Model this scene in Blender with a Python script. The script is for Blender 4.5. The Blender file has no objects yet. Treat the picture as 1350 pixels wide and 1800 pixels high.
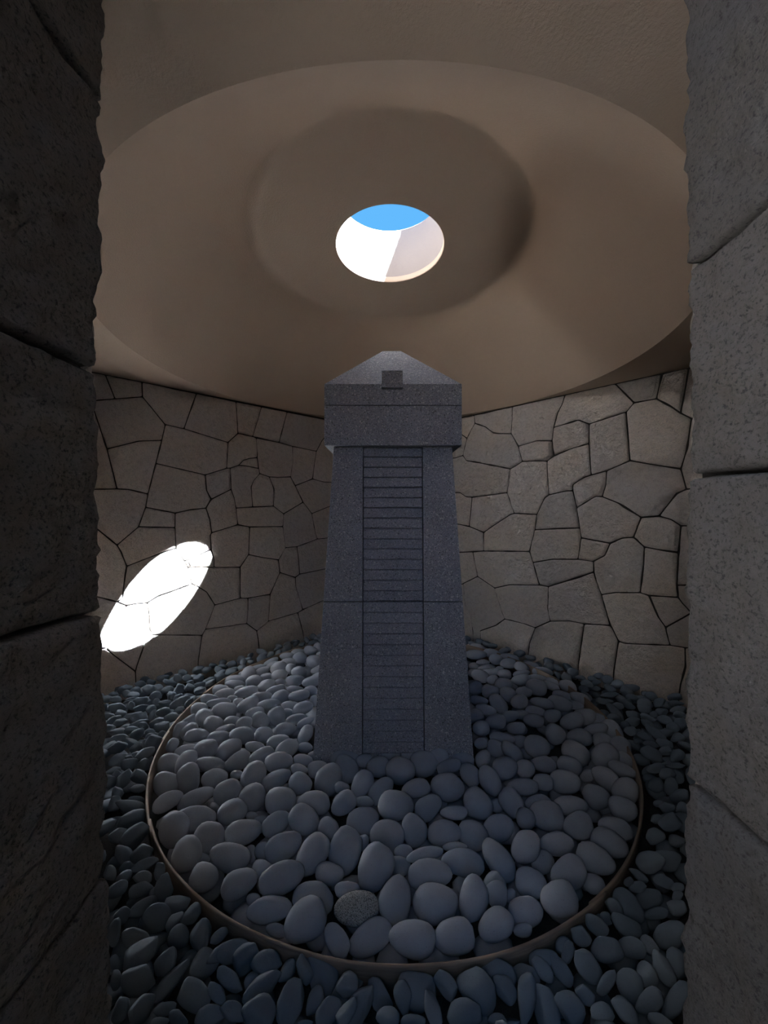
import bpy, bmesh, math, random
import numpy as np
from mathutils import Vector, Matrix, noise

scene = bpy.context.scene
COL = scene.collection

# ------------------------------------------------------------------ camera
F, CX, CY, EYE = 642.0, 675.0, 894.0, 1.5          # pixels of the 1350 x 1800 frame; eye height in metres
cam_data = bpy.data.cameras.new('camera')
cam = bpy.data.objects.new('camera', cam_data)
COL.objects.link(cam)
cam.location = (0, 0, EYE)
cam.rotation_euler = (math.pi / 2, 0, 0)
cam_data.sensor_fit = 'VERTICAL'
cam_data.sensor_height = 36.0
cam_data.lens = F / 1800 * 36.0
cam_data.shift_y = (CY - 900) / 1800
cam_data.clip_start = 0.02
cam_data.clip_end = 300
scene.camera = cam

# ------------------------------------------------------------------ sky, sun, exposure
SUN_AZ = (-0.9636, 0.2672)     # the way the light travels, seen from above
SUN_EL = math.radians(53.8)
SUN_STRENGTH = 540.0
SKY_STRENGTH = 1.5
EXPOSURE = 0.0

world = bpy.data.worlds.new('world')
scene.world = world
world.use_nodes = True
wn, wl = world.node_tree.nodes, world.node_tree.links
wn.clear()
w_out = wn.new('ShaderNodeOutputWorld')
w_bg = wn.new('ShaderNodeBackground')
w_tc = wn.new('ShaderNodeTexCoord')
w_sep = wn.new('ShaderNodeSeparateXYZ')
w_ramp = wn.new('ShaderNodeValToRGB')
w_ramp.color_ramp.elements[0].position = 0.0
w_ramp.color_ramp.elements[0].color = (0.66, 1.30, 2.70, 1)
w_ramp.color_ramp.elements[1].position = 0.60
w_ramp.color_ramp.elements[1].color = (0.085, 0.33, 0.66, 1)
wl.new(w_tc.outputs['Generated'], w_sep.inputs[0])
wl.new(w_sep.outputs['Z'], w_ramp.inputs[0])
wl.new(w_ramp.outputs[0], w_bg.inputs['Color'])
w_bg.inputs['Strength'].default_value = SKY_STRENGTH
wl.new(w_bg.outputs[0], w_out.inputs['Surface'])

sun_data = bpy.data.lights.new('sun', 'SUN')
sun_data.energy = SUN_STRENGTH
sun_data.angle = math.radians(0.53)
sun_data.color = (0.74, 0.86, 1.0)
sun = bpy.data.objects.new('sun', sun_data)
COL.objects.link(sun)
_d = Vector((SUN_AZ[0] * math.cos(SUN_EL), SUN_AZ[1] * math.cos(SUN_EL), -math.sin(SUN_EL)))
sun.rotation_euler = _d.to_track_quat('-Z', 'Y').to_euler()
sun.location = (8, -2, 12)

scene.view_settings.view_transform = 'Standard'
scene.view_settings.look = 'None'
scene.view_settings.exposure = EXPOSURE
scene.view_settings.gamma = 1.0
scene.view_settings.use_curve_mapping = False
scene.cycles.max_bounces = 16
scene.cycles.diffuse_bounces = 12
scene.cycles.glossy_bounces = 3
scene.cycles.sample_clamp_indirect = 0.0
scene.cycles.use_denoising = True
scene.cycles.caustics_reflective = False

# ------------------------------------------------------------------ helpers
def ray(u, v):
    return Vector(((u - CX) / F, 1.0, (CY - v) / F))
CAMP = Vector((0, 0, EYE))

def link_mesh(name, me, mat, parent=None, smooth=True):
    o = bpy.data.objects.new(name, me)
    COL.objects.link(o)
    if mat is not None and not me.materials:
        me.materials.append(mat)
    if parent is not None:
        o.parent = parent
    return o

def mesh_of(name, verts, faces, smooth=True):
    me = bpy.data.meshes.new(name)
    me.from_pydata([tuple(v) for v in verts], [], faces)
    me.validate()
    if smooth:
        me.polygons.foreach_set('use_smooth', [True] * len(me.polygons))
    bm = bmesh.new(); bm.from_mesh(me)
    bmesh.ops.recalc_face_normals(bm, faces=bm.faces)
    bm.to_mesh(me); bm.free()
    me.update()
    return me

def tag(o, label=None, cat=None, group=None, kind=None):
    if label: o['label'] = label
    if cat: o['category'] = cat
    if group: o['group'] = group
    if kind: o['kind'] = kind
    return o

def box_mesh(name, lo, hi, bevel=0.0):
    bm = bmesh.new()
    bmesh.ops.create_cube(bm, size=1.0)
    for v in bm.verts:
        v.co = Vector([lo[i] + (v.co[i] + 0.5) * (hi[i] - lo[i]) for i in range(3)])
    if bevel:
        bmesh.ops.bevel(bm, geom=list(bm.edges), offset=bevel, segments=2, affect='EDGES', profile=0.5)
    me = bpy.data.meshes.new(name); bm.to_mesh(me); bm.free()
    return me

def hull_mesh(name, pts, bevel=0.0):
    bm = bmesh.new()
    for p in pts: bm.verts.new(p)
    bmesh.ops.convex_hull(bm, input=list(bm.verts))
    bmesh.ops.dissolve_limit(bm, angle_limit=0.002, verts=list(bm.verts), edges=list(bm.edges))
    if bevel:
        bmesh.ops.bevel(bm, geom=list(bm.edges), offset=bevel, segments=1, affect='EDGES')
    bmesh.ops.recalc_face_normals(bm, faces=bm.faces)
    me = bpy.data.meshes.new(name); bm.to_mesh(me); bm.free()
    return me

# ------------------------------------------------------------------ materials
def new_mat(name):
    m = bpy.data.materials.new(name); m.use_nodes = True
    nt = m.node_tree; nt.nodes.clear()
    out = nt.nodes.new('ShaderNodeOutputMaterial')
    b = nt.nodes.new('ShaderNodeBsdfPrincipled')
    b.inputs['Specular IOR Level'].default_value = 0.25
    nt.links.new(b.outputs[0], out.inputs[0])
    return m, nt, b

def N(nt, kind, **kw):
    n = nt.nodes.new(kind)
    for k, v in kw.items():
        if k in n.inputs: n.inputs[k].default_value = v
        else: setattr(n, k, v)
    return n

def noise_node(nt, vec, scale, detail=6.0, rough=0.6, dist=0.0):
    n = N(nt, 'ShaderNodeTexNoise', Scale=scale, Detail=detail, Roughness=rough, Distortion=dist)
    if vec is not None: nt.links.new(vec, n.inputs['Vector'])
    return n

def ramp(nt, fac, stops):
    r = nt.nodes.new('ShaderNodeValToRGB')
    e = r.color_ramp.elements
    while len(e) < len(stops): e.new(0.5)
    for i, (p, c) in enumerate(stops):
        e[i].position = p; e[i].color = (*c, 1) if len(c) == 3 else c
    nt.links.new(fac, r.inputs[0])
    return r

def mixc(nt, fac, a, b, mode='MIX'):
    m = nt.nodes.new('ShaderNodeMix'); m.data_type = 'RGBA'; m.blend_type = mode
    for sock, val in ((m.inputs[0], fac), (m.inputs[6], a), (m.inputs[7], b)):
        if hasattr(val, 'is_output'): nt.links.new(val, sock)
        elif isinstance(val, (int, float)): sock.default_value = val
        else: sock.default_value = (*val, 1)
    return m.outputs[2]

def bump(nt, b, height, strength, dist, normal=None):
    bp = N(nt, 'ShaderNodeBump', Strength=strength, Distance=dist)
    nt.links.new(height, bp.inputs['Height'])
    if normal is not None: nt.links.new(normal, bp.inputs['Normal'])
    nt.links.new(bp.outputs[0], b.inputs['Normal'])
    return bp.outputs[0]

def stone_mat(name, base, warm, dark, fine=140.0, rough=0.9, bstr=0.6, bdist=0.012, mid=28.0, var=0.25):
    """rough split granite: per-stone tint, blotches, fine crystals, chiselled relief"""
    m, nt, b = new_mat(name)
    tc = nt.nodes.new('ShaderNodeNewGeometry')
    pos = tc.outputs['Position']
    oi = nt.nodes.new('ShaderNodeObjectInfo')
    n1 = noise_node(nt, pos, 2.2, 4, 0.6)
    n2 = noise_node(nt, pos, fine, 3, 0.7)
    n3 = noise_node(nt, pos, mid, 8, 0.7, 0.4)
    c1 = ramp(nt, n1.outputs[0], [(0.35, base), (0.65, warm)])
    tint = ramp(nt, oi.outputs['Random'], [(0.0, (1 - var, 1 - var, 1 - var * .9)), (0.5, (1.0, 0.97, 0.95)), (1.0, (1 + var * .35, 1 + var * .2, 1 + var * .1))])
    c2 = mixc(nt, 1.0, c1.outputs[0], tint.outputs[0], 'MULTIPLY')
    sp = ramp(nt, n2.outputs[0], [(0.33, (1, 1, 1)), (0.48, (0, 0, 0))])
    c3 = mixc(nt, sp.outputs[0], c2, dark)
    crevice_shade = ramp(nt, n3.outputs[0], [(0.30, (0.78, 0.77, 0.76)), (0.48, (1.0, 1.0, 1.0)), (0.72, (1.12, 1.12, 1.12))])  # darkens the hollows of the bump noise: crevice shade put into the colour
    c3 = mixc(nt, 0.8, c3, crevice_shade.outputs[0], 'MULTIPLY')
    nt.links.new(c3, b.inputs['Base Color'])
    b.inputs['Roughness'].default_value = rough
    b.inputs['Diffuse Roughness'].default_value = 1.0
    mh = nt.nodes.new('ShaderNodeMath'); mh.operation = 'MULTIPLY_ADD'
    nt.links.new(n2.outputs[0], mh.inputs[0]); mh.inputs[1].default_value = 0.22
    nt.links.new(n3.outputs[0], mh.inputs[2])
    bump(nt, b, mh.outputs[0], bstr, bdist)
    return m

M_WALL = stone_mat('rough_beige_granite', (0.63, 0.585, 0.555), (0.65, 0.565, 0.48), (0.43, 0.39, 0.36), bstr=1.0, bdist=0.07, mid=26.0, var=0.13)
M_JAMB = stone_mat('rough_grey_granite', (0.215, 0.203, 0.196), (0.235, 0.208, 0.178), (0.10, 0.092, 0.086), fine=150, bstr=1.0, bdist=0.022, mid=60.0)
M_JOINT = stone_mat('joint_shade_core', (0.045, 0.04, 0.036), (0.05, 0.043, 0.037), (0.03, 0.026, 0.023), var=0.0)  # near-black colour puts the shade of the open joints into the core

def granite_mat(name, base, speck, light, scale=150.0, b_str=0.12):
    m, nt, b = new_mat(name)
    g = nt.nodes.new('ShaderNodeNewGeometry'); pos = g.outputs['Position']
    oi = nt.nodes.new('ShaderNodeObjectInfo')
    n1 = noise_node(nt, pos, scale, 2, 0.6)
    n2 = noise_node(nt, pos, scale * 0.7, 2, 0.6)
    n2.inputs['Distortion'].default_value = 1.0
    n3 = noise_node(nt, pos, 5.0, 4, 0.6)
    c0 = ramp(nt, n3.outputs[0], [(0.3, tuple(x * 0.9 for x in base)), (0.7, tuple(min(1, x * 1.08) for x in base))])
    tint = ramp(nt, oi.outputs['Random'], [(0, (0.92, 0.92, 0.92)), (1, (1.06, 1.05, 1.04))])
    c0 = mixc(nt, 1.0, c0.outputs[0], tint.outputs[0], 'MULTIPLY')
    s1 = ramp(nt, n1.outputs[0], [(0.36, (1, 1, 1)), (0.43, (0, 0, 0))])
    s2 = ramp(nt, n2.outputs[0], [(0.58, (0, 0, 0)), (0.66, (1, 1, 1))])
    c = mixc(nt, s1.outputs[0], c0, speck)
    c = mixc(nt, s2.outputs[0], c, light)
    nt.links.new(c, b.inputs['Base Color'])
    b.inputs['Roughness'].default_value = 0.75
    bump(nt, b, n1.outputs[0], b_str, 0.003)
    return m

M_TOWER = granite_mat('speckled_grey_granite', (0.30, 0.305, 0.34), (0.08, 0.08, 0.08), (0.62, 0.60, 0.59))
M_PANEL = granite_mat('carved_grey_granite', (0.275, 0.28, 0.32), (0.08, 0.08, 0.08), (0.52, 0.50, 0.50))
M_GAP, _nt, _b = new_mat('dark_joint'); _b.inputs['Base Color'].default_value = (0.035, 0.033, 0.032, 1); _b.inputs['Roughness'].default_value = 1

def plaster_mat(name, base, bstr):
    m, nt, b = new_mat(name)
    g = nt.nodes.new('ShaderNodeNewGeometry'); pos = g.outputs['Position']
    n1 = noise_node(nt, pos, 95.0, 4, 0.65)
    n2 = noise_node(nt, pos, 1.3, 3, 0.5)
    c = ramp(nt, n2.outputs[0], [(0.3, tuple(x * 0.95 for x in base)), (0.7, base)])
    nt.links.new(c.outputs[0], b.inputs['Base Color'])
    b.inputs['Roughness'].default_value = 0.95
    b.inputs['Specular IOR Level'].default_value = 0.1
    bump(nt, b, n1.outputs[0], bstr, 0.006)
    return m
M_CEIL = plaster_mat('tan_plaster', (0.40, 0.305, 0.232), 0.5)
M_SHAFT = plaster_mat('white_plaster', (0.225, 0.195, 0.178), 0.5)
M_ROOF = plaster_mat('roof_concrete', (0.45, 0.43, 0.40), 0.4)

def cobble_mat(name, base, alt, speck, spk_lo, spk_hi, bstr):
    m, nt, b = new_mat(name)
    tc = nt.nodes.new('ShaderNodeTexCoord')
    oi = nt.nodes.new('ShaderNodeObjectInfo')
    g = nt.nodes.new('ShaderNodeNewGeometry')
    add = nt.nodes.new('ShaderNodeVectorMath'); add.operation = 'ADD'
    nt.links.new(g.outputs['Position'], add.inputs[0]); nt.links.new(oi.outputs['Random'], add.inputs[1])
    n1 = noise_node(nt, add.outputs[0], 9.0, 4, 0.55)
    n2 = noise_node(nt, add.outputs[0], 330.0, 2, 0.5)
    n3 = noise_node(nt, add.outputs[0], 60.0, 5, 0.6)
    rnd = ramp(nt, oi.outputs['Random'], [(0.0, base), (0.6, tuple((a + c) / 2 for a, c in zip(base, alt))), (1.0, alt)])
    br = ramp(nt, n1.outputs[0], [(0.3, (0.86, 0.86, 0.86)), (0.7, (1.08, 1.08, 1.08))])
    c = mixc(nt, 1.0, rnd.outputs[0], br.outputs[0], 'MULTIPLY')
    s = ramp(nt, n2.outputs[0], [(spk_lo, (1, 1, 1)), (spk_hi, (0, 0, 0))])
    c = mixc(nt, s.outputs[0], c, speck)
    nt.links.new(c, b.inputs['Base Color'])
    b.inputs['Roughness'].default_value = 0.72
    bump(nt, b, n3.outputs[0], bstr, 0.004)
    return m
M_COBBLE = cobble_mat('pale_grey_cobble', (0.28, 0.312, 0.365), (0.345, 0.365, 0.41), (0.14, 0.14, 0.15), 0.26, 0.33, 0.18)
M_SPECK = cobble_mat('speckled_cobble', (0.40, 0.40, 0.39), (0.42, 0.42, 0.41), (0.10, 0.10, 0.10), 0.40, 0.52, 0.35)
M_SLATE = cobble_mat('dark_slate_pebble', (0.112, 0.143, 0.178), (0.165, 0.20, 0.235), (0.07, 0.08, 0.09), 0.25, 0.33, 0.25)
M_EDGE, _nt, _b = new_mat('brown_metal_edging')
_n = noise_node(_nt, None, 12.0, 4, 0.6)
_r = ramp(_nt, _n.outputs[0], [(0.3, (0.20, 0.15, 0.115)), (0.7, (0.30, 0.235, 0.185))])
_nt.links.new(_r.outputs[0], _b.inputs['Base Color']); _b.inputs['Roughness'].default_value = 0.6
M_EARTH = stone_mat('dark_gravel_bed', (0.05, 0.052, 0.056), (0.06, 0.06, 0.062), (0.03, 0.03, 0.032), var=0.0)
M_PAVE = stone_mat('pale_gravel_ground', (0.52, 0.49, 0.44), (0.56, 0.51, 0.44), (0.36, 0.33, 0.30), var=0.0, bstr=0.3)

# ------------------------------------------------------------------ the room
C0 = Vector((0.045, 2.79))
A = 1.86                                   # half the side of the square room
TH = math.radians(2.0)
OL = Vector((math.sin(TH - math.pi / 4), math.cos(TH - math.pi / 4)))    # outward normal of the far left wall
OR = Vector((math.sin(TH + math.pi / 4), math.cos(TH + math.pi / 4)))    # outward normal of the far right wall
CEIL = 2.64
FLOOR = -0.30
JL_, JR_ = -0.545, 0.585                  # faces of the passage

def slab(name, p0, p1, out, d0, d1, z0, z1, mat):
    """a wall slab from p0 to p1 (plan points on the inner face), between depths d0 and d1 behind that face"""
    q = [p0 + out * d0, p1 + out * d0, p1 + out * d1, p0 + out * d1]
    pts = [(a.x, a.y, z) for z in (z0, z1) for a in q]
    return link_mesh(name, hull_mesh(name, pts), mat)

def corner(sl, sr):
    return C0 + OL * (A * sl) + OR * (A * sr)
P_FAR, P_LEFT, P_NEAR, P_RIGHT = corner(1, 1), corner(1, -1), corner(-1, -1), corner(-1, 1)

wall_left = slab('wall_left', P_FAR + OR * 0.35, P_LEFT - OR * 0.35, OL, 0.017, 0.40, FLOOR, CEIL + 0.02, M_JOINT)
tag(wall_left, 'beige granite polygonal stone wall on the left with the sunlit patch', 'wall', kind='structure')
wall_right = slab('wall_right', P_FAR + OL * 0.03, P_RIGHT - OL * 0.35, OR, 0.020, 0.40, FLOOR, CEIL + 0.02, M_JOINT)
tag(wall_right, 'beige granite polygonal stone wall in shade on the right', 'wall', kind='structure')

# near walls, from the side corners to the passage
def along(p, d, x):
    return p + d * ((x - p.x) / d.x)
JL, JR = JL_, JR_
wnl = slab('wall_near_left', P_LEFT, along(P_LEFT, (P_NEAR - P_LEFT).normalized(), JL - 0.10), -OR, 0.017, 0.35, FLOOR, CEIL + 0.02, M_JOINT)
tag(wnl, 'granite wall running from the left corner to the doorway', 'wall', kind='structure')
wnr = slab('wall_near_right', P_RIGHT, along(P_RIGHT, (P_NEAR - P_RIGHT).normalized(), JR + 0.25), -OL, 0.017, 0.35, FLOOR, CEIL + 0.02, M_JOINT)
tag(wnr, 'granite wall running from the right corner to the doorway', 'wall', kind='structure')

# floor under the pebbles, the passage paving and the ground outside
fl = link_mesh('floor', hull_mesh('floor', [(p.x, p.y, z) for z in (-0.5, -0.22) for p in (corner(1.2, 1.2), corner(1.2, -1.2), corner(-1.2, -1.2), corner(-1.2, 1.2))]), M_EARTH)
tag(fl, 'dark gravel bed beneath the loose pebbles', 'floor', kind='structure')
pv = link_mesh('floor_passage', box_mesh('floor_passage', (-0.62, -0.9, -0.4), (0.66, 0.34, -0.02)), M_PAVE)
tag(pv, 'pale stone paving of the passage before the pebbles', 'floor', kind='structure')
# ground outside; unseen walls added behind the viewer to block sun and bounce
gr = link_mesh('ground', hull_mesh('ground', [(x, y, z) for z in (-0.45, -0.06) for x in (-30, 30) for y in (-60, -0.9)]), M_PAVE)
tag(gr, 'stone paving outside behind the passage', 'ground', kind='structure')
ap = link_mesh('wall_blocker_right', box_mesh('wall_blocker_right', (JR_ + 0.02, -4.8, FLOOR), (JR_ + 0.6, -0.86, 3.9)), M_JAMB)
tag(ap, 'tall unseen wall added on the right to block sun', 'wall', kind='structure')
ap = link_mesh('wall_blocker_left', box_mesh('wall_blocker_left', (JL_ - 0.6, -4.8, FLOOR), (JL_ - 0.02, -0.86, 2.2)), M_JAMB)
tag(ap, 'unseen wall added on the left to block outside bounce light', 'wall', kind='structure')
ap = link_mesh('wall_blocker_end', box_mesh('wall_blocker_end', (-6.0, -5.2, FLOOR), (JR_ + 0.6, -4.8, 2.7)), M_JAMB)
tag(ap, 'unseen wall added behind the viewer to block outside light', 'wall', kind='structure')

# ---- polygonal masonry: joints read off the photograph in pixels, carried onto each wall's plane
def left_line(x): return 1073 + 0.2675 * (690 - x) + 32
def right_line(x): return 1072 + 0.289 * (x - 690) + 32
LV = {}
def parse_polys(text, bot):
    out = []
    for ln in text.strip().splitlines():
        pts = []
        for tok in ln.split():
            if tok.startswith('b'):
                x = float(tok[1:]); pts.append((x, bot(x)))
            else:
                x, y = tok.split(','); pts.append((float(x), float(y)))
        out.append(pts)
    return out

LEFT = parse_polys('''
120,643 185.5,656.5 202.6,700.6 160,704 120,706
185.5,656.5 250,671 251,697 202.6,700.6
250,671 346,691.5 324,753.3 291,746 251,697
346,691.5 415.5,706 419,761.5 401.5,777.5 324,753.3
415.5,706 460.5,715 449.5,752 445,767.2 419,761.5
460.5,715 505.5,724 491.4,777.8 445,767.2 449.5,752
505.5,724 600,742.5 567.5,773.7 557.4,793 515,784.3 491.4,777.8
160,704 202.6,700.6 251,697 291,746 285,773.6 245,775 188.3,789
120,706 160,704 188.3,789 206.2,859.4 120,861
188.3,789 245,775 285,773.6 274.3,814.4 260.5,868.2 227,860.4 206.2,859.4
291,746 324,753.3 401.5,777.5 399.3,823 361.5,834.6 274.3,814.4 285,773.6
274.3,814.4 361.5,834.6 364,862 372.3,877.5 363,893.3 336,896 308.5,902 256.4,891.7 260.5,868.2
120,861 206.2,859.4 227,860.4 260.5,868.2 256.4,891.7 244,926 206,958.5 177.3,935 120,890
256.4,891.7 308.5,902 308.2,927.6 244,926
244,926 308.2,927.6 310,964 284,972 223,995.7 213,970 206,958.5
308.5,902 336,896 363,893.3 369.6,913 373,936.7 370.5,941 372,966 349,977 324.8,987 310,964 308.2,927.6
372,966 377,983 377.2,997.4 330.5,997.6 324.8,987 349,977
223,995.7 284,972 310,964 324.8,987 330.5,997.6 334,1014 337.9,1027 278,1048.5 259.6,1060.3 238,1062 223,1065 206,1058.5 214.8,1053.8 220.5,1010
120,890 177.3,935 206,958.5 213,970 223,995.7 220.5,1010 214.8,1053.8 206,1058.5 175,1050 120,1040
120,1040 175,1050 206,1058.5 223,1065 212.4,1088 187,1141 120,1150
223,1065 238,1062 259.6,1060.3 262,1083 263.7,1107.6 241,1171 238.5,1181 200,1152 187,1141 212.4,1088
259.6,1060.3 278,1048.5 337.9,1027 349.3,1032 364,1041 378.3,1063.8 368,1090.4 361.5,1106.7 355.8,1117.3 268,1116.5 263.7,1107.6 262,1083
330.5,997.6 377.2,997.4 423,997.3 423.5,1051.7 378.3,1063.8 364,1041 349.3,1032 337.9,1027 334,1014
361.5,834.6 399.3,823 405.5,822.6 407.2,860 372.3,877.5 364,862
372.3,877.5 407.2,860 413,877 415.6,893 418.6,922.3 373,936.7 369.6,913 363,893.3
373,936.7 418.6,922.3 440,926.4 438,975 423,997.3 377.2,997.4 377,983 372,966 370.5,941
438,975 462,980 490.6,984.2 493,1006.6 484,1027 476,1045 436.8,1051.7 423.5,1051.7 423,997.3
378.3,1063.8 423.5,1051.7 436.8,1051.7 437,1071 434.4,1096.5 361.5,1106.7 368,1090.4
436.8,1051.7 476,1045 472.7,1092.4 452.3,1109.6 434.4,1096.5 437,1071
493,1006.6 520,1015.3 521,1032 533,1072 524,1077.3 472.7,1092.4 476,1045 484,1027
452.3,1109.6 472.7,1092.4 524,1077.3 533.8,1115 b538 b459 455,1125
355.8,1117.3 361.5,1106.7 434.4,1096.5 452.3,1109.6 455,1125 b459 b348 349.3,1163
263.7,1107.6 268,1116.5 355.8,1117.3 349.3,1163 b348 b240 239,1194 238.5,1181 241,1171
187,1141 200,1152 238.5,1181 239,1194 b240 b120 120,1150
419,761.5 445,767.2 451,769.6 453,795 453,804 440,805.5 428.7,808.7 420.5,817.7 405.5,822.6 399.3,823 401.5,777.5
453,804 455.6,823.4 432,818.5 420.5,817.7 428.7,808.7 440,805.5
405.5,822.6 420.5,817.7 432,818.5 455.6,823.4 457.5,832.4 446.6,844.6 442.5,856 445,891.3 415.6,893 413,877 407.2,860
457.5,832.4 474.3,838 482.5,859.3 481.6,889.7 445,891.3 442.5,856 446.6,844.6
451,769.6 491.4,777.8 515,784.3 516,809 511.8,838 490,839 474.3,838 457.5,832.4 455.6,823.4 453,804 453,795
474.3,838 490,839 511.8,838 520,853.6 533.8,882.7 499.6,903.6 481.6,889.7 482.5,859.3
415.6,893 445,891.3 481.6,889.7 499.6,903.6 498,925.6 440,926.4 418.6,922.3
440,926.4 498,925.6 502.8,963 490.6,984.2 462,980 438,975
499.6,903.6 533.8,882.7 549.3,902.7 551,913 555.8,938 559,947.6 523.2,961 502.8,963 498,925.6
515,784.3 557.4,793 554,815 550.6,841.7 520,853.6 511.8,838 516,809
557.4,793 567.5,773.7 600,742.5 645,751 640,850 569,847 550.6,841.7 554,815
520,853.6 550.6,841.7 569,847 640,850 640,880 578,891 549.3,902.7 533.8,882.7
549.3,902.7 578,891 640,880 640,930 574.5,946 559,947.6 555.8,938 551,913
523.2,961 559,947.6 574.5,946 640,930 640,985 571.3,1000.5 528,1009.5 526,980
502.8,963 523.2,961 526,980 528,1009.5 520,1015.3 493,1006.6 490.6,984.2
528,1009.5 571.3,1000.5 640,985 640,1040 569,1056 533,1072 521,1032 520,1015.3
524,1077.3 533,1072 569,1056 640,1040 b640 b538 533.8,1115
645,751 690,760 690,860 640,850
640,850 690,860 690,960 640,985 640,930 640,880
640,985 690,960 b690 b640 640,1040
''', left_line)

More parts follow.
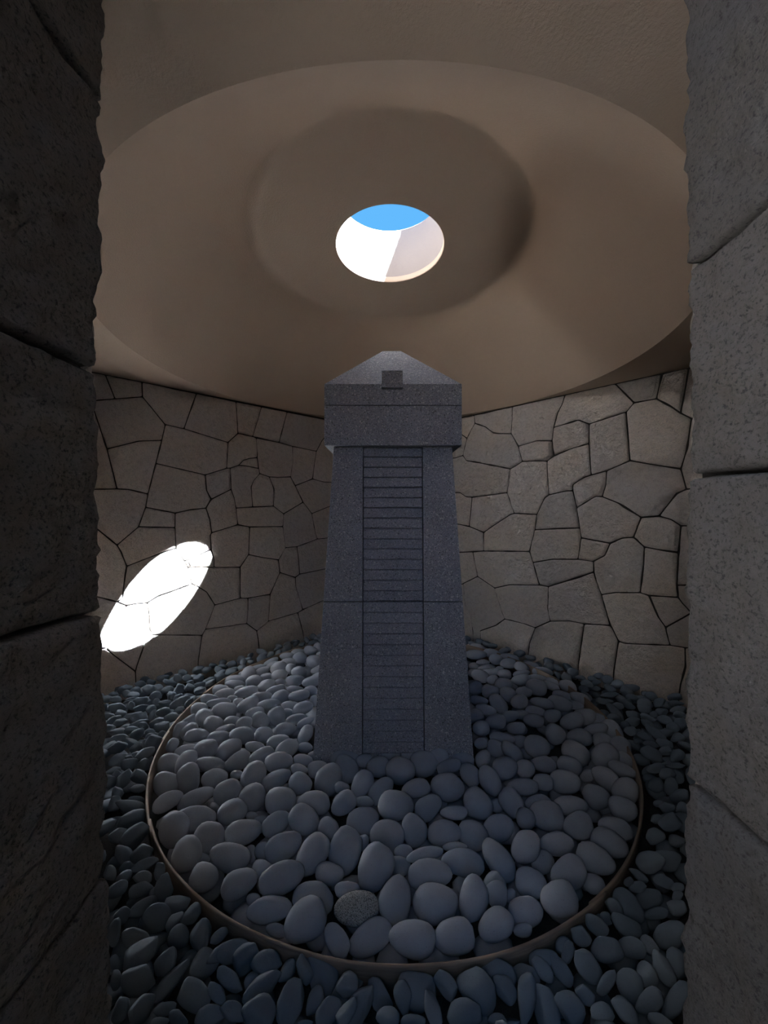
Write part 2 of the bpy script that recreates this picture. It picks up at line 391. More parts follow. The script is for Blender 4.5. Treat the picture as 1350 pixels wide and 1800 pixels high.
RIGHT = parse_polys('''
760,745 832.6,729.7 833.4,743.6 819.6,770.4 811,764 760,755
760,755 811,764 819.6,770.4 816,784 812.5,800.5 800,804.7 760,808
832.6,729.7 900,714.5 899,740 897.8,762 876,762 866,760.7 852,750 833.4,743.6
833.4,743.6 852,750 866,760.7 876,762 897.8,762 910,784.3 917,811 907,818 896,824.2 840,813 818.7,809.6 812.5,800.5 816,784 819.6,770.4
900,714.5 992,693 987,710 979,725 972,751.2 969.5,774.5 943,774.5 910,784.3 897.8,762 899,740
910,784.3 943,774.5 969.5,774.5 972.8,801.4 961.3,810.4 946,810 917,811
992,693 1080.7,671.8 1114,707.6 1100,724 1035,745 1015.3,737.8 972,751.2 979,725 987,710
972,751.2 1015.3,737.8 1035,745 1034.5,779.3 1002,789 972.8,801.4 969.5,774.5
1035,745 1100,724 1102.7,757.3 1106.7,809.5 1065.2,827.4 1038.3,834.8 1034.5,779.3
1080.7,671.8 1163,654 1153.2,700.3 1114,707.6
1163,654 1210,643.5 1203.7,686 1195.6,725.6 1179,714 1153.2,700.3
1210,643.5 1280,627 1280,740 1215,735 1195.6,725.6 1203.7,686
1100,724 1114,707.6 1153.2,700.3 1179,714 1195.6,725.6 1215,735 1207,790 1196.4,824 1150,817 1106.7,809.5 1102.7,757.3
1215,735 1280,740 1280,850 1206,860 1196.4,824 1207,790
1065.2,827.4 1106.7,809.5 1150,817 1196.4,824 1206,860 1189,867.3 1158,907.2 1126.3,909.6 1086.4,884.4 1057.9,873 1064.4,851
1038.3,834.8 1065.2,827.4 1064.4,851 1057.9,873 1047,872 1013,892.5 1005.7,862.4 1005.7,851.8 1026,838.7
961.3,810.4 972.8,801.4 1002,789 1034.5,779.3 1038.3,834.8 1026,838.7 1005.7,851.8 1005.7,862.4 992,863.3 963.8,869.9 962,840
917,811 946,810 961.3,810.4 962,840 963.8,869.9 956.5,874.8 942.6,904.4 902.7,902.4 890.5,866 894.5,841.3 896,824.2 907,818
818.7,809.6 840,813 896,824.2 894.5,841.3 890.5,866 853.8,871 828.5,874 818,873.4 808,866 760,868 760,808 800,804.7 812.5,800.5
828.5,874 853.8,871 890.5,866 902.7,902.4 896,904.4 862.7,926.4 849,936.2 823.6,925.6
808,866 818,873.4 828.5,874 823.6,925.6 805,921.5 760,915 760,868
760,915 805,921.5 823.6,925.6 849,936.2 849,968.8 830,970 810,971 760,972
849,936.2 862.7,926.4 896,904.4 902.7,902.4 942.6,904.4 939.3,931.3 929.6,969.6 849,968.8
942.6,904.4 956.5,874.8 963.8,869.9 992,863.3 1005.7,862.4 1013,892.5 1018.5,928.2 976,929.5 939.3,931.3
1013,892.5 1047,872 1057.9,873 1086.4,884.4 1126.3,909.6 1112.5,944.7 1093,946 1071.7,955.3 1021,945.5 1018.5,928.2
939.3,931.3 976,929.5 1018.5,928.2 1021,945.5 1018.4,962 1015,983.4 969.5,983.4 936,989 929.6,969.6
1021,945.5 1071.7,955.3 1062.7,976.5 1042.4,987 1015,983.4 1018.4,962
936,989 969.5,983.4 1015,983.4 1042.4,987 1043,1005.8 1018.4,1014.4 963,1031.5 946.7,1029
830,970 849,968.8 929.6,969.6 936,989 946.7,1029 894.5,1028.2 868.4,1034 838.3,1013.6
760,972 810,971 830,970 838.3,1013.6 813,1026 760,1055
760,1055 813,1026 816,1063 826,1084 830,1110 b832 b760
813,1026 838.3,1013.6 868.4,1034 881.5,1077.8 886.4,1088.4 870,1100 842.4,1109.6 b845 b832 830,1110 826,1084 816,1063
842.4,1109.6 870,1100 886.4,1088.4 922,1097.3 940,1103.9 929.6,1131.6 b925 b845
868.4,1034 894.5,1028.2 946.7,1029 963,1031.5 962,1071 966.2,1092.5 940,1103.9 922,1097.3 886.4,1088.4 881.5,1077.8
963,1031.5 1018.4,1014.4 1043,1005.8 1044.8,1013 1056.2,1045.6 1071.7,1100 1026,1097 1000,1092 966.2,1092.5 962,1071
940,1103.9 966.2,1092.5 1000,1092 1026,1097 1016.3,1167 b1014 b925 929.6,1131.6
1026,1097 1071.7,1100 1075,1104.3 1086.4,1128 1078.2,1180 b1076 b1014 1016.3,1167
1042.4,987 1062.7,976.5 1071.7,955.3 1093,946 1112.5,944.7 1132,961.8 1131,991 1124.7,1042.4 1081.5,1042 1056.2,1045.6 1044.8,1013 1043,1005.8
1126.3,909.6 1158,907.2 1179,913 1196.4,924.3 1192.3,971.6 1163,967.5 1132,961.8 1112.5,944.7
1158,907.2 1189,867.3 1206,860 1280,850 1280,925 1196.4,924.3 1179,913
1132,961.8 1163,967.5 1192.3,971.6 1189.5,1029 1191.5,1050.5 1140,1047.3 1124.7,1042.4 1131,991
1196.4,924.3 1280,925 1280,1029 1189.5,1029 1192.3,971.6
1189.5,1029 1280,1029 1280,1075 1215,1078 1199,1061 1191.5,1050.5
1140,1047.3 1191.5,1050.5 1199,1061 1215,1078 1202,1085.6 1169.5,1103.5 1156.5,1085.6
1169.5,1103.5 1202,1085.6 1215,1078 1280,1075 1280,1145 1203.7,1139 1177.6,1135 1171,1112.5
1056.2,1045.6 1081.5,1042 1124.7,1042.4 1140,1047.3 1156.5,1085.6 1169.5,1103.5 1171,1112.5 1177.6,1135 1097.8,1132 1086.4,1128 1075,1104.3 1071.7,1100
1086.4,1128 1097.8,1132 1177.6,1135 1203.7,1139 1204.5,1172.7 1195.6,1205 b1190 b1076 1078.2,1180
1203.7,1139 1280,1145 b1280 b1190 1195.6,1205 1204.5,1172.7
690,760 760,745 760,755 760,808 690,810
690,810 760,808 760,868 760,915 690,930
690,930 760,915 760,972 760,1055 b760 b690
''', right_line)

def to_wall(u, v, out):
    """pixel -> (distance along wall from the far corner, height)"""
    d = ray(u, v)
    o2 = Vector((d.x, d.y))
    t = (A + C0.dot(out)) / o2.dot(out)
    p = CAMP + d * t
    return p

def outlines(polys, out, tang):
    t3 = Vector((tang.x, tang.y, 0)); org = Vector((P_FAR.x, P_FAR.y, 0))
    res = []
    for poly in polys:
        q = []
        for (u, v) in poly:
            p = to_wall(u, v, out) - org
            q.append(Vector((p.dot(t3), min(p.z, CEIL - 0.004))))
        res.append(q)
    return res

def uneven_courses(s0, s1, cols, rows, seed):
    """irregular four-sided stones for the stretches of wall the photograph hides"""
    rn = random.Random(seed)
    P = {}
    for i in range(cols + 1):
        for j in range(rows + 1):
            ds = 0 if i in (0, cols) else rn.uniform(-0.3, 0.3) * (s1 - s0) / cols
            dz = 0 if j in (0, rows) else rn.uniform(-0.3, 0.3) * (CEIL + 0.12) / rows
            P[i, j] = Vector((s0 + (s1 - s0) * i / cols + ds, -0.12 + (CEIL + 0.116) * j / rows + dz))
    return [[P[i, j].copy(), P[i + 1, j].copy(), P[i + 1, j + 1].copy(), P[i, j + 1].copy()] for i in range(cols) for j in range(rows)]

def masonry(polys, out, tang, wall, gap, seed, relief, start=None):
    rnd = random.Random(seed)
    o3 = Vector((out.x, out.y, 0)); t3 = Vector((tang.x, tang.y, 0)); up = Vector((0, 0, 1))
    start = P_FAR if start is None else start
    org = Vector((start.x, start.y, 0))
    for q in polys:
        ar = sum(q[i].x * q[(i + 1) % len(q)].y - q[(i + 1) % len(q)].x * q[i].y for i in range(len(q)))
        if ar < 0: q.reverse()
        # resample the outline
        pts, nrm = [], []
        n = len(q)
        for i in range(n):
            a, b = q[i], q[(i + 1) % n]
            L = (b - a).length
            if L < 1e-5: continue
            k = max(1, int(round(L / 0.018)))
            nn = Vector((-(b - a).y, (b - a).x)) / L
            for j in range(k):
                pts.append(a + (b - a) * (j / k)); nrm.append(nn)
        m = len(pts)
        # inward offset with smoothed normals and an uneven hand-cut edge
        rim = []
        for i in range(m):
            nn = (nrm[i] + nrm[i - 1]); nn = nn.normalized() if nn.length > 0.2 else nrm[i]
            dd = max(0.55, nn.dot(nrm[i]))
            g = gap * (0.75 + 0.8 * max(0, noise.noise(Vector((pts[i].x * 9, pts[i].y * 9, seed)))))
            rim.append(pts[i] + nn * (g / dd))
        for _ in range(1):
            rim = [(rim[i - 1] + rim[i] * 4 + rim[(i + 1) % m]) / 6 for i in range(m)]
        cen = sum(rim, Vector((0, 0))) / m
        size = math.sqrt(abs(ar) / 2)
        tilt = Vector((rnd.uniform(-1, 1), rnd.uniform(-1, 1))) * 0.012
        lift = rnd.uniform(-0.004, 0.006)
        rings = [(1.0, -0.055), (1.0, -0.03), (1.0, -0.011), (1.0 - 0.006 / max(size, .08) * 2, -0.0035), (1.0 - 0.02 / max(size, .08) * 2, 0.0), (0.86, 0.001), (0.78, 0.002), (0.70, 0.002), (0.62, 0.003), (0.54, 0.003), (0.46, 0.003), (0.38, 0.003), (0.30, 0.003), (0.21, 0.003), (0.11, 0.003)]
        verts, faces = [], []
        off = Vector((rnd.uniform(0, 50), rnd.uniform(0, 50), rnd.uniform(0, 50)))
        for ri, (s, h) in enumerate(rings):
            for p in rim:
                w = cen + (p - cen) * s
                hh = h
                if ri >= 2:
                    r = w - cen
                    f = noise.fractal(Vector((w.x * 5.5, w.y * 8.5, 0)) + off, 0.62, 2.2, 5)
                    hh += lift + r.dot(tilt) + relief * f * (0.55 if ri < 4 else 1.0)
                P = org + t3 * w.x + up * w.y - o3 * hh
                verts.append(P)
        f = noise.fractal(Vector((cen.x * 5.5, cen.y * 8.5, 0)) + off, 0.62, 2.2, 5)
        verts.append(org + t3 * cen.x + up * cen.y - o3 * (0.003 + lift + relief * f))
        R = len(rings)
        for ri in range(R - 1):
            for i in range(m):
                j = (i + 1) % m
                faces.append((ri * m + i, ri * m + j, (ri + 1) * m + j, (ri + 1) * m + i))
        for i in range(m):
            faces.append(((R - 1) * m + i, (R - 1) * m + (i + 1) % m, R * m))
        faces.append(tuple(range(m - 1, -1, -1)))
        o = link_mesh('stone', mesh_of('stone', verts, faces), M_WALL, wall)
TL, TR = -OR, -OL                          # along the far walls, away from the far corner
QL, QR = outlines(LEFT, OL, TL), outlines(RIGHT, OR, TR)
QL += uneven_courses(3.650, 3.735, 1, 7, 31); QR += uneven_courses(3.624, 3.735, 1, 7, 32)
masonry(QL, OL, TL, wall_left, 0.0060, 3, 0.0075)
masonry(QR, OR, TR, wall_right, 0.0075, 8, 0.015)
LN = (P_NEAR - P_LEFT).normalized(); RN = (P_NEAR - P_RIGHT).normalized()
masonry(uneven_courses(0.0, 2.83, 6, 6, 21), -OR, LN, wnl, 0.0065, 21, 0.010, P_LEFT)
masonry(uneven_courses(0.0, 2.50, 6, 6, 22), -OL, RN, wnr, 0.0075, 22, 0.012, P_RIGHT)

# ---- passage jambs: big rough blocks, one above the other
def passage_side(name, label, xf, yedge, joints, sgn, prof, seed):
    """xf: plane of the face; sgn = +1 when the face looks to +x"""
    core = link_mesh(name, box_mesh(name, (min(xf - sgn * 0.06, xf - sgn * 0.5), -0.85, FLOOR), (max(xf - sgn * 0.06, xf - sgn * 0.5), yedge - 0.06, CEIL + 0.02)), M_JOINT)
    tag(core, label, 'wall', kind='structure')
    R = 0.012
    step = 0.0125
    for bi in range(len(joints) - 1):
        z0, z1 = joints[bi], joints[bi + 1]
        nz = max(4, int((z1 - z0) / step))
        path = []                                     # (x offset inward, y, nx, ny)
        y = -0.86
        while y < yedge - R - 0.2:
            path.append((0.0, y, 1.0, 0.0)); y += step * (3 if y < 0.2 else 1)
        k = int((yedge - R - y) / step)
        for i in range(k + 1):
            path.append((0.0, y + (yedge - R - y) * i / max(1, k), 1.0, 0.0))
        for i in range(1, 6):
            a = math.pi / 2 * i / 6
            path.append((R - R * math.cos(a), yedge - R + R * math.sin(a), math.cos(a), math.sin(a)))
        x = R
        while x < 0.40:
            path.append((x, yedge, 0.0, 1.0)); x += step * 2
        verts, faces = [], []
        off = Vector((seed * 3.1, bi * 5.7, 1.3))
        nr = nz + 1 + 4
        for iz in range(nr):
            # first and last two rows turn the edge back into the joint
            if iz < 2: zz, back = z0 + 0.002 + 0.003 * iz, (0.06, 0.008)[iz]
            elif iz > nr - 3: zz, back = z1 - 0.002 - 0.003 * (nr - 1 - iz), (0.06, 0.008)[nr - 1 - iz]
            else:
                t = (iz - 2) / (nr - 5)
                zz, back = z0 + 0.010 + (z1 - z0 - 0.020) * t, 0.0
            for (xo, yy, nx, ny) in path:
                wz = zz + 0.012 * noise.noise(Vector((yy * 5, 3.3 * seed, round(z0 * 7) if iz < nr / 2 else round(z1 * 7))))
                p = Vector((yy * 1.0, xo, wz))
                h = 0.007 * noise.fractal(p * 4.5 + off, 0.8, 2.0, 3)
                h += 0.0075 * noise.fractal(p * 24 + off, 0.6, 2.0, 4)
                h -= back
                bow = prof(wz)
                verts.append((xf + bow - sgn * xo + sgn * nx * h, yy + ny * h, wz))
        W = len(path)
        for iz in range(nr - 1):
            for i in range(W - 1):
                faces.append((iz * W + i, iz * W + i + 1, (iz + 1) * W + i + 1, (iz + 1) * W + i))
        link_mesh('stone', mesh_of('stone', verts, faces), M_JAMB, core)
    return core

def lin(tab):
    zs = [t[0] for t in tab]; xs = [t[1] for t in tab]
    return lambda z: float(np.interp(z, zs, xs))
YL, YR = 0.70, 0.705
px2x = lambda px, y: (px - CX) / F * y
prof_l = lin([(0.50, px2x(196, YL) - JL), (0.84, px2x(190, YL) - JL), (1.17, px2x(186, YL) - JL), (1.44, px2x(177, YL) - JL), (1.80, px2x(173, YL) - JL), (2.09, px2x(177, YL) - JL), (2.47, px2x(183, YL) - JL)])
prof_r = lin([(0.50, px2x(1202, YR) - JR), (1.2, px2x(1206, YR) - JR), (1.8, px2x(1207, YR) - JR), (2.47, px2x(1202, YR) - JR)])
passage_side('wall_passage_left', 'rough grey granite blocks lining the doorway on the left', JL, YL, [FLOOR, 0.80, 1.31, 1.766, 2.28, CEIL], 1, prof_l, 2)
passage_side('wall_passage_right', 'rough grey granite blocks lining the doorway on the right', JR, YR, [FLOOR, 0.98, 1.56, 1.965, CEIL], -1, prof_r, 5)

# ---- ceiling: flat plaster, a conical recess, a flat disc and the round skylight
CR = 1.862
def revolve(prof, n=160, c=C0):
    verts, faces = [], []
    for (r, z) in prof:
        for i in range(n):
            a = 2 * math.pi * i / n
            verts.append((c.x + r * math.cos(a), c.y + r * math.sin(a), z))
    for k in range(len(prof) - 1):
        for i in range(n):
            j = (i + 1) % n
            faces.append((k * n + i, k * n + j, (k + 1) * n + j, (k + 1) * n + i))
    return verts, faces

RD, ZD = 1.0, 3.468        # inner disc
RO, ZO = 0.407, 3.483      # skylight
prof = [(CR, CEIL)]
for i in range(1, 15):
    t = i / 15
    prof.append((CR + (RD + 0.05 - CR) * t, CEIL + (ZD - 0.045 - CEIL) * t + 0.03 * math.sin(math.pi * t)))
c_r, c_z = RD + 0.05, ZD - 0.045
for i in range(0, 9):
    t = i / 8
    # small cove easing the cone into the disc
    r = (1 - t) ** 2 * c_r + 2 * t * (1 - t) * (RD + 0.005) + t * t * (RD - 0.05)
    z = (1 - t) ** 2 * c_z + 2 * t * (1 - t) * (ZD + 0.004) + t * t * ZD
    prof.append((r, z))
for i in range(1, 9):
    t = i / 8
    prof.append((RD - 0.05 + (RO + 0.004 - RD + 0.05) * t, ZD + (ZO - ZD) * t))
prof.append((RO, ZO + 0.004))
NSEG = 160
verts, faces = revolve(prof, NSEG)
# flat part between the circle and the walls, with the strip over the doorway
outer = []
loop = [corner(1.03, 1.03), corner(1.03, -1.03), corner(-1.03, -1.03), corner(-1.03, 1.03)]
for i in range(NSEG):
    a = 2 * math.pi * i / NSEG
    d = Vector((math.cos(a), math.sin(a)))
    s = 1.03 * A / max(abs(d.dot(OL)), abs(d.dot(OR)))
    outer.append((C0.x + d.x * s, C0.y + d.y * s, CEIL))
b0 = len(verts)
verts += outer
for i in range(NSEG):
    j = (i + 1) % NSEG
    faces.append((i, j, b0 + j, b0 + i))
ceiling = link_mesh('ceiling', mesh_of('ceiling', verts, faces), M_CEIL)
tag(ceiling, 'tan plaster ceiling with a shallow conical recess around a round skylight', 'ceiling', kind='structure')
for p in ceiling.data.polygons:
    if abs(p.center.z - CEIL) < 1e-4: p.use_smooth = False
ceiling.data.set_sharp_from_angle(angle=math.radians(28))
cd = link_mesh('ceiling_passage', box_mesh('ceiling_passage', (-0.7, -0.35, CEIL + 0.001), (0.75, 0.9, CEIL + 0.15)), M_CEIL)
tag(cd, 'flat plaster ceiling over the doorway', 'ceiling', kind='structure')

v, f = revolve([(RO, ZO + 0.004), (RO, ZO + 0.045), (RO + 0.008, ZO + 0.047)], 96)
lip = link_mesh('skylight_lip', mesh_of('skylight_lip', v, f), M_CEIL, ceiling)
ZT = 3.94
v, f = revolve([(RO + 0.008, ZO + 0.047), (RO + 0.008, ZT - 0.006), (RO + 0.014, ZT), (RO + 0.12, ZT)], 96)
sh = link_mesh('skylight_shaft', mesh_of('skylight_shaft', v, f), M_SHAFT, ceiling)
sh.data.set_sharp_from_angle(angle=math.radians(35))
sh['label'] = 'white plastered shaft of the round skylight'
v, f = revolve([(RO + 0.12, ZT), (2.3, ZT - 0.12), (3.1, CEIL + 0.3), (3.15, FLOOR)], 64)
roof = link_mesh('roof', mesh_of('roof', [p for p in v if True], [q for q in f if not any((v[k][1] < 0.62 and abs(v[k][0]) < 1.3 and v[k][2] < 3.3) for k in q)]), M_ROOF)
tag(roof, 'outer roof shell above the chamber', 'roof', kind='structure')

# ------------------------------------------------------------------ the granite tower
TC = Vector((0.058, 2.77))
Z_CAP, Z_JOINT = 1.903, 0.906
def w_at(z): return 0.386 + (0.497 - 0.386) * (Z_CAP - z) / (Z_CAP + 0.008)
tower = bpy.data.objects.new('granite_tower', None); COL.objects.link(tower)
tower.location = (TC.x, TC.y, -0.16)
tag(tower, 'tapered grey granite tower with pyramid cap rising from the pale cobbles', 'monument')
tower_inv = Matrix.Translation((-TC.x, -TC.y, 0.16))
PW = 0.191
def tpart(name, me, mat, parent=tower):
    o = link_mesh(name, me, mat, parent)
    if parent is tower: o.matrix_parent_inverse = Matrix.Translation((-TC.x, -TC.y, 0.16))
    return o
def tower_block(name, x0f, x1f, z0, z1, y0off=0.0):
    pts = []
    for z in (z0, z1):
        w = w_at(z)
        for xf in (x0f, x1f):
            x = xf(w)
            pts.append((TC.x + x, TC.y - w + y0off, z)); pts.append((TC.x + x, TC.y + w, z))
    return hull_mesh(name, pts, 0.0018)
for (z0, z1) in ((-0.16, Z_JOINT - 0.0034), (Z_JOINT + 0.0034, Z_CAP)):
    tpart('side_block', tower_block('side_block', lambda w: -w, lambda w: -PW - 0.004, z0, z1), M_TOWER)
    tpart('side_block', tower_block('side_block', lambda w: PW + 0.004, lambda w: w, z0, z1), M_TOWER)
    tpart('core_block', tower_block('core_block', lambda w: -PW - 0.001, lambda w: PW + 0.001, z0, z1, 0.030), M_GAP)

rb = random.Random(4)
def carved_band(z0, z1, k):
    n = 14
    verts, faces = [], []
    prof = [(0.000, 1.0, 0.0195), (0.15, 0.90, 0.0130), (0.5, 0.55, 0.0070), (0.9, 0.10, 0.0002), (1.0, 0.0, 0.0035)]
    rows = []
    for (t, zt, rec) in prof:
        row = []
        for i in range(n + 1):
            x = (-PW + 2 * PW * i / n) * 0.993
            wav = 0.0035 * noise.noise(Vector((x * 7 + k * 3.1, k * 1.7, 0.3))) + 0.002 * noise.noise(Vector((x * 22, k * 2.9, 4)))
            z = z0 + (z1 - z0) * zt + (wav if zt < 0.95 else 0.0)
            rc = rec + 0.0022 * noise.noise(Vector((x * 9, z * 30, 8.0)))
            row.append(len(verts)); verts.append((TC.x + x, TC.y - w_at(z) + rc, z))
        rows.append(row)
    for extra in ((0.0, 0.045), (1.0, 0.045)):
        row = []
        for i in range(n + 1):
            x = (-PW + 2 * PW * i / n) * 0.993
            z = z0 + (z1 - z0) * extra[0]
            row.append(len(verts)); verts.append((TC.x + x, TC.y - w_at(z) + extra[1], z))
        rows.append(row)
    order = rows[:5] + [rows[5], rows[6]]
    m = len(order)
    for a in range(m):
        r0, r1 = order[a], order[(a + 1) % m]
        for i in range(n):
            faces.append((r0[i], r0[i + 1], r1[i + 1], r1[i]))
    faces.append(tuple(r[0] for r in order)); faces.append(tuple(r[n] for r in reversed(order)))
    return mesh_of('carved_band', verts, faces, smooth=False)
k = 0
for (z0, z1, n) in ((-0.16, Z_JOINT - 0.0034, 16), (Z_JOINT + 0.0034, Z_CAP, 15)):
    for i in range(n):
        a, b = z0 + (z1 - z0) * i / n, z0 + (z1 - z0) * (i + 1) / n
        tpart('carved_band', carved_band(a + 0.0018, b, k), M_PANEL); k += 1

CW = 0.439
ZJ2, ZE, ZTOP, WTOP = 2.161, 2.295, 2.667, 0.066
cb = tpart('cap_block', hull_mesh('cap_block', [(TC.x + sx * CW, TC.y + sy * CW, z) for sx in (-1, 1) for sy in (-1, 1) for z in (Z_CAP, ZJ2 - 0.003)], 0.002), M_TOWER)
cbj = tpart('cap_joint', box_mesh('cap_joint', (TC.x - CW + 0.008, TC.y - CW + 0.008, ZJ2 - 0.004), (TC.x + CW - 0.008, TC.y + CW - 0.008, ZJ2 + 0.001)), M_GAP)
rf = tpart('pyramid_roof', hull_mesh('pyramid_roof', [(TC.x + sx * CW, TC.y + sy * CW, z) for sx in (-1, 1) for sy in (-1, 1) for z in (ZJ2, ZE)] + [(TC.x + sx * WTOP, TC.y + sy * WTOP, ZTOP) for sx in (-1, 1) for sy in (-1, 1)], 0.0015), M_TOWER)
boss = link_mesh('roof_boss', box_mesh('roof_boss', (TC.x - 0.0725, TC.y - CW - 0.040, 2.261), (TC.x + 0.0595, TC.y - CW + 0.16, 2.367), 0.002), M_TOWER, rf)

# ------------------------------------------------------------------ edging ring
RR = 1.540
ring = bpy.data.objects.new('edging_ring', None); COL.objects.link(ring)
ring.location = (TC.x, TC.y, -0.12)
tag(ring, 'thin brown edging strip bent in a circle around the pale cobbles', 'edging')
def strip(a0, a1, r0, r1, seed):
    n = 60
    verts, faces = [], []
    for i in range(n + 1):
        t = i / n; a = a0 + (a1 - a0) * t
        r = r0 + (r1 - r0) * t + 0.006 * noise.noise(Vector((a * 2.5, seed, 0)))
        top = -0.016 + 0.007 * noise.noise(Vector((a * 4, seed, 5)))
        lean = 0.010
        for (dr, z) in ((lean + 0.0, top - 0.003), (lean + 0.004, top), (lean + 0.010, top), (lean + 0.012, top - 0.004), (0.012, -0.13), (0.0, -0.13)):
            verts.append(((r + dr) * math.cos(a), (r + dr) * math.sin(a), z + 0.12))
    for i in range(n):
        for j in range(6):
            q = (j + 1) % 6
            faces.append((i * 6 + j, i * 6 + q, (i + 1) * 6 + q, (i + 1) * 6 + j))
    faces.append(tuple(range(5, -1, -1))); faces.append(tuple(n * 6 + j for j in range(6)))
    return mesh_of('strip', verts, faces)
cuts = [math.radians(x) for x in (-168, -139, -60, 20, 95, 170)]
for i in range(6):
    a0 = cuts[i]; a1 = cuts[(i + 1) % 6] + (2 * math.pi if i == 5 else 0)
    o = link_mesh('strip', strip(a0 - 0.03, a1 + 0.03, RR - 0.004, RR + 0.004, i * 3.7), M_EDGE, ring)

# ------------------------------------------------------------------ loose stones
def base_pebble(name, seed, amp, cuts_n, sub, power=2.0):
    rn = random.Random(seed)
    bm = bmesh.new()
    bmesh.ops.create_icosphere(bm, subdivisions=sub, radius=1.0)
    off = Vector((rn.uniform(0, 90), rn.uniform(0, 90), rn.uniform(0, 90)))
    planes = []
    for _ in range(cuts_n):
        d = Vector((rn.gauss(0, 1), rn.gauss(0, 1), rn.gauss(0, 1))).normalized()
        planes.append((d, rn.uniform(0.62, 0.86)))
    taper = rn.uniform(-0.18, 0.18)
    for vtx in bm.verts:
        p = vtx.co.copy()
        s = (abs(p.x) ** power + abs(p.y) ** power + abs(p.z) ** power) ** (-1 / power)
        p = p * s
        p *= 1 + amp * noise.noise(p * 0.9 + off) + amp * 0.35 * noise.noise(p * 2.2 + off)
        for (d, lim) in planes:
            q = p.dot(d)
            if q > lim: p -= d * (q - lim) * 0.85
        p.y *= 1 + taper * p.x
        p.z *= 1 + taper * 0.6 * p.x
        vtx.co = p
    # back to a unit box so that traced sizes hold
    for ax in range(3):
        hi = max(v.co[ax] for v in bm.verts); lo = min(v.co[ax] for v in bm.verts)
        for v in bm.verts: v.co[ax] = (v.co[ax] - (hi + lo) / 2) * 2 / (hi - lo)
    me = bpy.data.meshes.new(name); bm.to_mesh(me); bm.free()
    me.polygons.foreach_set('use_smooth', [True] * len(me.polygons))
    return me
LIGHT_BASE = [base_pebble('cobble', 10 + i, 0.13, 0, 3, 2.15) for i in range(8)]
SPECK_BASE = base_pebble('cobble', 10, 0.06, 0, 3, 2.1)
DARK_BASE = [base_pebble('pebble', 40 + i, 0.20, 5, 3, 2.2) for i in range(12)]
for me in LIGHT_BASE: me.materials.append(M_COBBLE)
SPECK_BASE.materials.append(M_SPECK)
for me in DARK_BASE: me.materials.append(M_SLATE)

